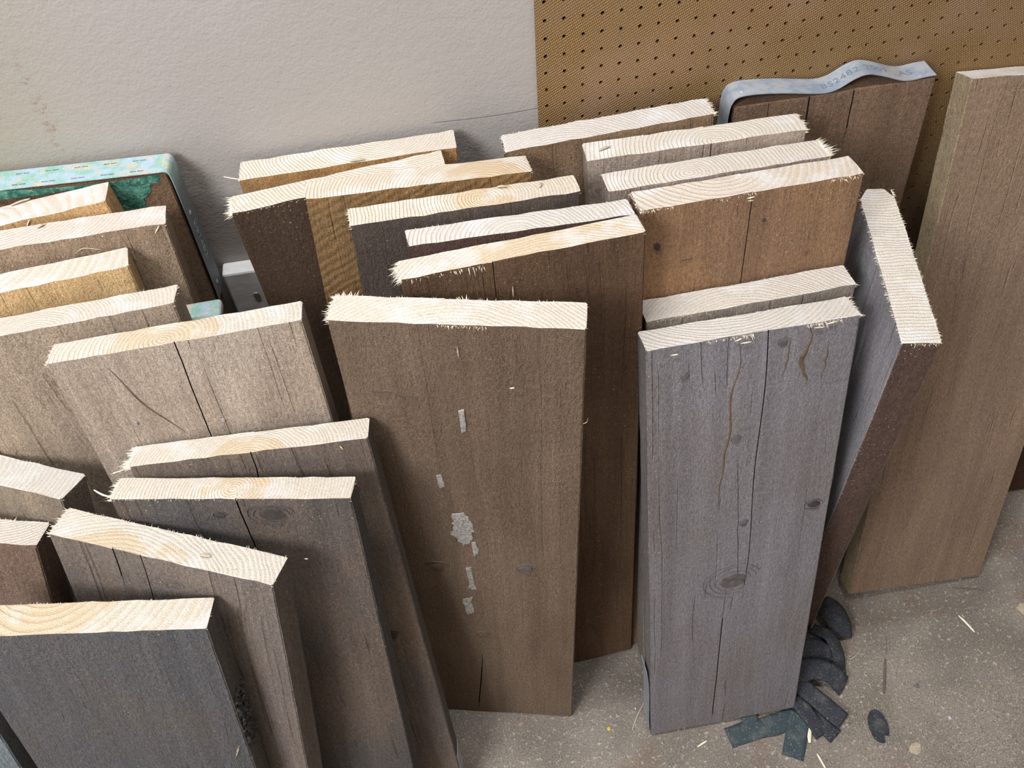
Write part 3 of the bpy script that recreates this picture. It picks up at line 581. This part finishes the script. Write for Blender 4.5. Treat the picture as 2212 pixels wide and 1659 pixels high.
# teal cap on the narrow offcut
bm = bmesh.new(); bmesh.ops.create_cube(bm, size=1)
for v in bm.verts: v.co = (v.co.x*.073, .017+v.co.y*.037, .745+v.co.z*.012)
bmesh.ops.bevel(bm, geom=bm.edges[:], offset=.004, segments=3, affect='EDGES', profile=.5)
me = bpy.data.meshes.new('painted_cap'); bm.to_mesh(me); bm.free(); me.materials.append(GREEN); q = bpy.data.objects.new('painted_cap', me); COL.objects.link(q); q.parent = teal

# ------------------------------------------------------------------ batten on the wall
bt = boxes('wall_batten', [(-.405, -.345, -.018, .004, 0, .662)], WHITEP, bevel=.003)
tag(bt, 'short grey white painted batten upright against the wall between the stacks', 'batten')
bm = bmesh.new(); bmesh.ops.create_cone(bm, cap_ends=True, segments=14, radius1=.0042, radius2=.0036, depth=.0016, matrix=Matrix.Translation((-.374, -.0186, .622)) @ Matrix.Rotation(PI/2, 4, 'X'))
me = bpy.data.meshes.new('screw_head'); bm.to_mesh(me); bm.free(); me.materials.append(STEEL); q = bpy.data.objects.new('screw_head', me); COL.objects.link(q); q.parent = bt

# ------------------------------------------------------------------ webbing strips on the floor
def strip(label, pts, w, zs, mat=STRAP, th=.0022, tilt=0, seed=0, sag=0):
    P = smooth([(x, y, z) for (x, y), z in zip(pts, zs)], 7); n = len(P); V, F = [], []; m = 7
    for lay in (0, 1):
        for i in range(n):
            d = (P[min(n-1, i+1)]-P[max(0, i-1)]); d.z = 0; d.normalize(); nn = Vector((-d.y, d.x, 0))
            for k in range(m):
                s = k/(m-1)*2-1; ww = w/2*(1+.10*n3(i*.25, seed, 1))
                z = P[i].z+th*(1-lay)+.0014*n3(i*.35+seed, k*.5, 2)+tilt*s*w/2+sag*(1-s*s)
                p = P[i]+nn*s*ww; V.append((p.x, p.y, max(.0003+th*(1-lay)*.9, z)))
    A = n*m
    for i in range(n-1):
        for k in range(m-1):
            a, b, c, d = i*m+k, (i+1)*m+k, (i+1)*m+k+1, i*m+k+1
            F += [(a, b, c, d), (A+a, A+d, A+c, A+b)]
        F += [(i*m, A+i*m, A+(i+1)*m, (i+1)*m), (i*m+m-1, (i+1)*m+m-1, A+(i+1)*m+m-1, A+i*m+m-1)]
    for k in range(m-1):
        F += [(k, k+1, A+k+1, A+k), ((n-1)*m+k, A+(n-1)*m+k, A+(n-1)*m+k+1, (n-1)*m+k+1)]
    o = mobj('webbing_strip', V, F, mat, smooth=True); tag(o, label, 'strip', 'black webbing strips heaped beside the boards'); return o
strip('flat dark blue strip lying along the foot of the cracked board', [(.171, -.466), (.208, -.461), (.244, -.459), (.271, -.455), (.296, -.451)], .030, [.001]*5, STRAPG, seed=1)
strip('short wide strip hanging straight toward the camera', [(.287, -.449), (.272, -.478), (.255, -.509)], .031, [.004, .003, .001], STRAPG, seed=2)
strip('longest slanting strip pointing to the lower right of the heap', [(.292, -.405), (.318, -.439), (.345, -.474)], .027, [.020, .014, .008], seed=3, tilt=.15)
strip('left slanting strip below the longest one, beside the board corner', [(.284, -.43), (.299, -.458), (.309, -.487)], .024, [.012, .007, .002], seed=4, tilt=-.1)
strip('stubby strip end poking out under the longest slanting strip', [(.300, -.448), (.328, -.492)], .024, [.004, .001], seed=5)
strip('arched strip bulging upward across the middle of the heap', [(.292, -.399), (.318, -.396), (.345, -.405), (.366, -.424)], .030, [.020, .030, .026, .008], seed=6, tilt=.25, sag=.003)
strip('folded strip pushed against the board edge above the arched one', [(.300, -.368), (.325, -.366), (.345, -.372), (.351, -.388)], .028, [.026, .034, .028, .012], seed=7, tilt=.3, sag=.004)
strip('upright curling strip along the right side of the heap', [(.348, -.330), (.366, -.352), (.371, -.378), (.368, -.402)], .022, [.018, .030, .020, .004], seed=8, tilt=-.3, sag=.003)
strip('small dusty grey strip end on the right of the heap', [(.372, -.385), (.366, -.414)], .019, [.010, .002], STRAPG, seed=9)
strip('crumpled black strip in the shadow at the back of the heap', [(.376, -.290), (.384, -.305), (.392, -.328), (.390, -.350)], .036, [.012, .024, .020, .004], seed=10, tilt=.2, sag=.005)
strip('tightly bent strip half under the heap near the edge on board', [(.335, -.335), (.350, -.348), (.344, -.362)], .026, [.016, .024, .020], seed=11, tilt=-.35)
strip('tiny folded strip scrap peeping from under the cracked board', [(.198, -.444), (.222, -.442)], .016, [.002, .003], STRAPG, seed=12, sag=.002)
# torn oval scrap
V, F = [(.396, -.488, .0028)], []
N = 26
for lay, z in ((0, .0026), (1, .0004)):
    for i in range(N):
        a = 2*PI*i/N; r = 1+.06*n3(math.cos(a)*2, math.sin(a)*2, 5); r *= .66 if i in (21, 22) else 1
        V.append((.396+.0145*r*math.cos(a)+.006*math.sin(a)*r*.3, -.488+.0245*r*math.sin(a), z+.0012*n3(math.cos(a)*2, math.sin(a)*2, 1)*(1-lay)))
F = [(0, 1+i, 1+(i+1) % N) for i in range(N)]+[(1+i, 1+N+i, 1+N+(i+1) % N, 1+(i+1) % N) for i in range(N)]
o = mobj('rubber_scrap', V, F, STRAP); tag(o, 'torn oval black rubber scrap alone on the floor', 'scrap')

# ------------------------------------------------------------------ loose debris
def stick(name, label, cat, pts, r, mat, group=None, z=None, flat=.5):
    P = smooth([(x, y, (z or r)+r*.4) for x, y in pts] if len(pts[0]) == 2 else pts, 4); n = len(P); V, F = [], []
    for i, p in enumerate(P):
        d = (P[min(n-1, i+1)]-P[max(0, i-1)]).normalized(); nn = d.cross(Vector((0, 0, 1))).normalized(); u = nn.cross(d)
        w = r*(.35+.65*math.sin(PI*(i+.7)/(n+.4)))
        for k in range(6): a = k*PI/3; q = p+nn*w*math.cos(a)+u*w*flat*math.sin(a); V.append(q)
    for i in range(n-1):
        for k in range(6): F.append((i*6+k, i*6+(k+1) % 6, (i+1)*6+(k+1) % 6, (i+1)*6+k))
    F += [tuple(range(5, -1, -1)), tuple((n-1)*6+k for k in range(6))]
    o = mobj(name, V, F, mat); tag(o, label, cat, group); return o
stick('twig', 'thin dark stick lying on the floor above the oval scrap', 'stick', [(.464, -.359), (.453, -.385)], .0006, TWIG)
stick('twig', 'thicker dusty brown stick end right of the webbing heap', 'stick', [(.447, -.392), (.434, -.42), (.423, -.443)], .0022, TWIG)
SG = 'pale wood splinters on the floor'
stick('wood_splinter', 'white splinter lying in the middle of the bare floor at right', 'splinter', [(.590, -.345), (.596, -.358), (.602, -.376)], .0020, FIB, SG)
stick('wood_splinter', 'long straw coloured splinter beside the foot of the cracked board', 'splinter', [(.060, -.392), (.044, -.411), (.032, -.430)], .0012, LEAF, SG)
stick('wood_splinter', 'pale splinter at the bottom edge below the webbing heap', 'splinter', [(.292, -.510), (.294, -.520), (.297, -.535)], .0016, FIB, SG)
stick('wood_splinter', 'thin dark splinter in front of the plain leaning board', 'splinter', [(.604, -.298), (.63, -.304), (.651, -.311)], .0007, TWIG, SG)
stick('wood_splinter', 'small pale splinter just in front of the cracked board foot', 'splinter', [(.122, -.470), (.138, -.464)], .0013, FIB, SG)
stick('wood_shaving', 'curled pale shaving right of the webbing heap', 'shaving', [(.386, -.362), (.388, -.374), (.396, -.382), (.409, -.376), (.418, -.368)], .0009, LEAF)
stick('wood_splinter', 'thick cream splinter tucked beside the webbing strips', 'splinter', [(.296, -.470), (.291, -.480), (.286, -.494)], .0032, FIB, SG)
def flake(name, label, cat, cx, cy, rx, ry, mat, h=.0015, seed=1, z=0):
    V = [(cx, cy, h+z)]; n = 11
    for i in range(n):
        a = 2*PI*i/n; r = .55+.9*abs(n3(i*1.7, seed, 0)); V.append((cx+rx*r*math.cos(a), cy+ry*r*math.sin(a), z+h*.6+.0015*abs(n3(i, seed, 3))))
    for i in range(n): p = V[1+i]; V.append((p[0], p[1], z+.0001))
    F = [(0, 1+i, 1+(i+1) % n) for i in range(n)]+[(1+i, 1+n+i, 1+n+(i+1) % n, 1+(i+1) % n) for i in range(n)]
    o = mobj(name, V, F, mat); tag(o, label, cat); return o
flake('wood_shaving', 'crumpled dry shaving at the right edge of the floor', 'shaving', .697, -.352, .014, .016, LEAF, .003, 2)
flake('wood_shaving', 'broad flat pale shaving below right of the oval scrap', 'shaving', .436, -.528, .014, .012, LEAF, .001, 3)
flake('resin_blob', 'tiny yellow blob on the floor between the two foremost boards', 'blob', -.002, -.421, .0042, .0048, YELL, .002, 4)
flake('plastic_bead', 'tiny bright white bead on the floor beside the cracked board', 'bead', .045, -.398, .0018, .0018, WHT, .003, 5)
flake('pebble', 'small whitish pebble on the bare floor at lower right', 'pebble', .505, -.494, .004, .004, mat_simple('pale_stone', (.45, .44, .47), .1), .003, 6)
flake('pebble', 'small dark grey pebble on the bare floor right of the thick stick', 'pebble', .478, -.440, .0048, .0042, mat_simple('dark_stone', (.13, .13, .12), .1), .003, 7)
# short chips on the board ends
def top_chip(o, x, y, l, a, label):
    L = o['dims'][0]; M = o.matrix_world
    pts = [M @ Vector((x-l/2*math.cos(a), y-l/2*math.sin(a), L+.0015)), M @ Vector((x, y, L+.0022)), M @ Vector((x+l/2*math.cos(a), y+l/2*math.sin(a), L+.0015))]
    c = stick('wood_chip', label, 'chip', [tuple(p) for p in pts], .0017, LEAF, 'loose chips on the board ends', flat=.4)
top_chip(B['r2'], -.094, .017, .014, .4, 'pale chip on the left end of the pale grey right board')
top_chip(B['c4'], .0775, .020, .008, 1.2, 'small chip near the right corner of the bullseye ring board')
top_chip(B['c4'], .040, .027, .010, -.2, 'small chip near the back edge of the bullseye ring board')
top_chip(B['l3'], -.009, .028, .008, .6, 'grey chip on the pinkish end of the left board')
top_chip(B['l2'], .02, .034, .020, .2, 'slim chip at the back edge of the ochre left board')
top_chip(B['l5'], -.075, .033, .012, -.2, 'chip at the back edge of the grey tan left board')
top_chip(B['c1'], .01, .002, .016, .0, 'chip at the front edge of the board touching the pale wall')
top_chip(B['l9'], .04, .014, .010, .1, 'reddish chip on the slanting white board end')

def hair(o, pts, r, mat=None):
    q = stick('splinter', None, None, pts, r, mat or CHIP)
    q.parent = o
hair(B['l8'], [(-.113, .004, .7035), (-.124, .006, .7045), (-.134, .010, .7075)], .0010, FIB)
hair(B['c1'], [(-.115, .004, .8135), (-.122, .003, .8165), (-.131, .002, .821)], .0009, FIB)
hair(B['c6'], [(-.020, -.001, .772), (-.021, -.006, .780), (-.014, -.009, .784), (-.008, -.006, .781)], .0005)
hair(B['l12'], [(.099, -.001, .44), (.101, -.003, .452), (.106, -.004, .464)], .0005)
hair(B['l7'], [(-.112, .002, .711), (-.124, .001, .7085), (-.133, 0, .7075)], .0006)
hair(B['l7'], [(-.112, .004, .711), (-.125, .003, .7065), (-.137, .002, .704)], .0006)
hair(B['l3'], [(.02, -.001, .806), (.03, -.003, .812), (.045, -.004, .808)], .0007, LEAF)
hair(B['l3'], [(.03, -.001, .790), (.033, -.003, .800), (.031, -.002, .812)], .0006, LEAF)
hair(B['l9'], [(-.02, -.001, .60), (-.012, -.003, .604)], .0006)
hair(B['c7'], [(.1145, -.0005, .70), (.118, -.001, .703), (.119, -.001, .709)], .0004)
# sawdust on the floor
rnd = random.Random(77); V, F, MI = [], [], []
def scatter(n, x0, x1, y0, y1, lmin, lmax):
    for _ in range(n):
        x, y = rnd.uniform(x0, x1), rnd.uniform(y0, y1)
        if n3(x*9, y*9, 4)+.35*n3(x*40, y*40, 1) < rnd.uniform(-.75, .25): continue
        a = rnd.uniform(0, PI); l = rnd.uniform(lmin, lmax)*(.5+rnd.random()**3); w = rnd.uniform(.0002, .00045); z = rnd.uniform(.0003, .0011)
        dx, dy, nx, ny = math.cos(a)*l/2, math.sin(a)*l/2, -math.sin(a)*w, math.cos(a)*w; b = len(V); c = rnd.uniform(-.0004, .0009)
        V.extend([(x-dx, y-dy, z*.4), (x+nx, y+ny, z+c*.3+.0003), (x+dx, y+dy, z), (x-nx, y-ny, z)]); F.append((b, b+3, b+2)); F.append((b, b+2, b+1))
        m = rnd.choices((0, 1, 2), (.55, .3, .15))[0]; MI.extend((m, m))
scatter(42000, -.35, .95, -.75, -.08, .0012, .0030)
scatter(9000, .35, .75, -.62, -.45, .0015, .0045)
q = mobj('sawdust', V, F, DUST, midx=MI); tag(q, 'pale sawdust scattered over the whole floor', 'sawdust', kind='stuff')
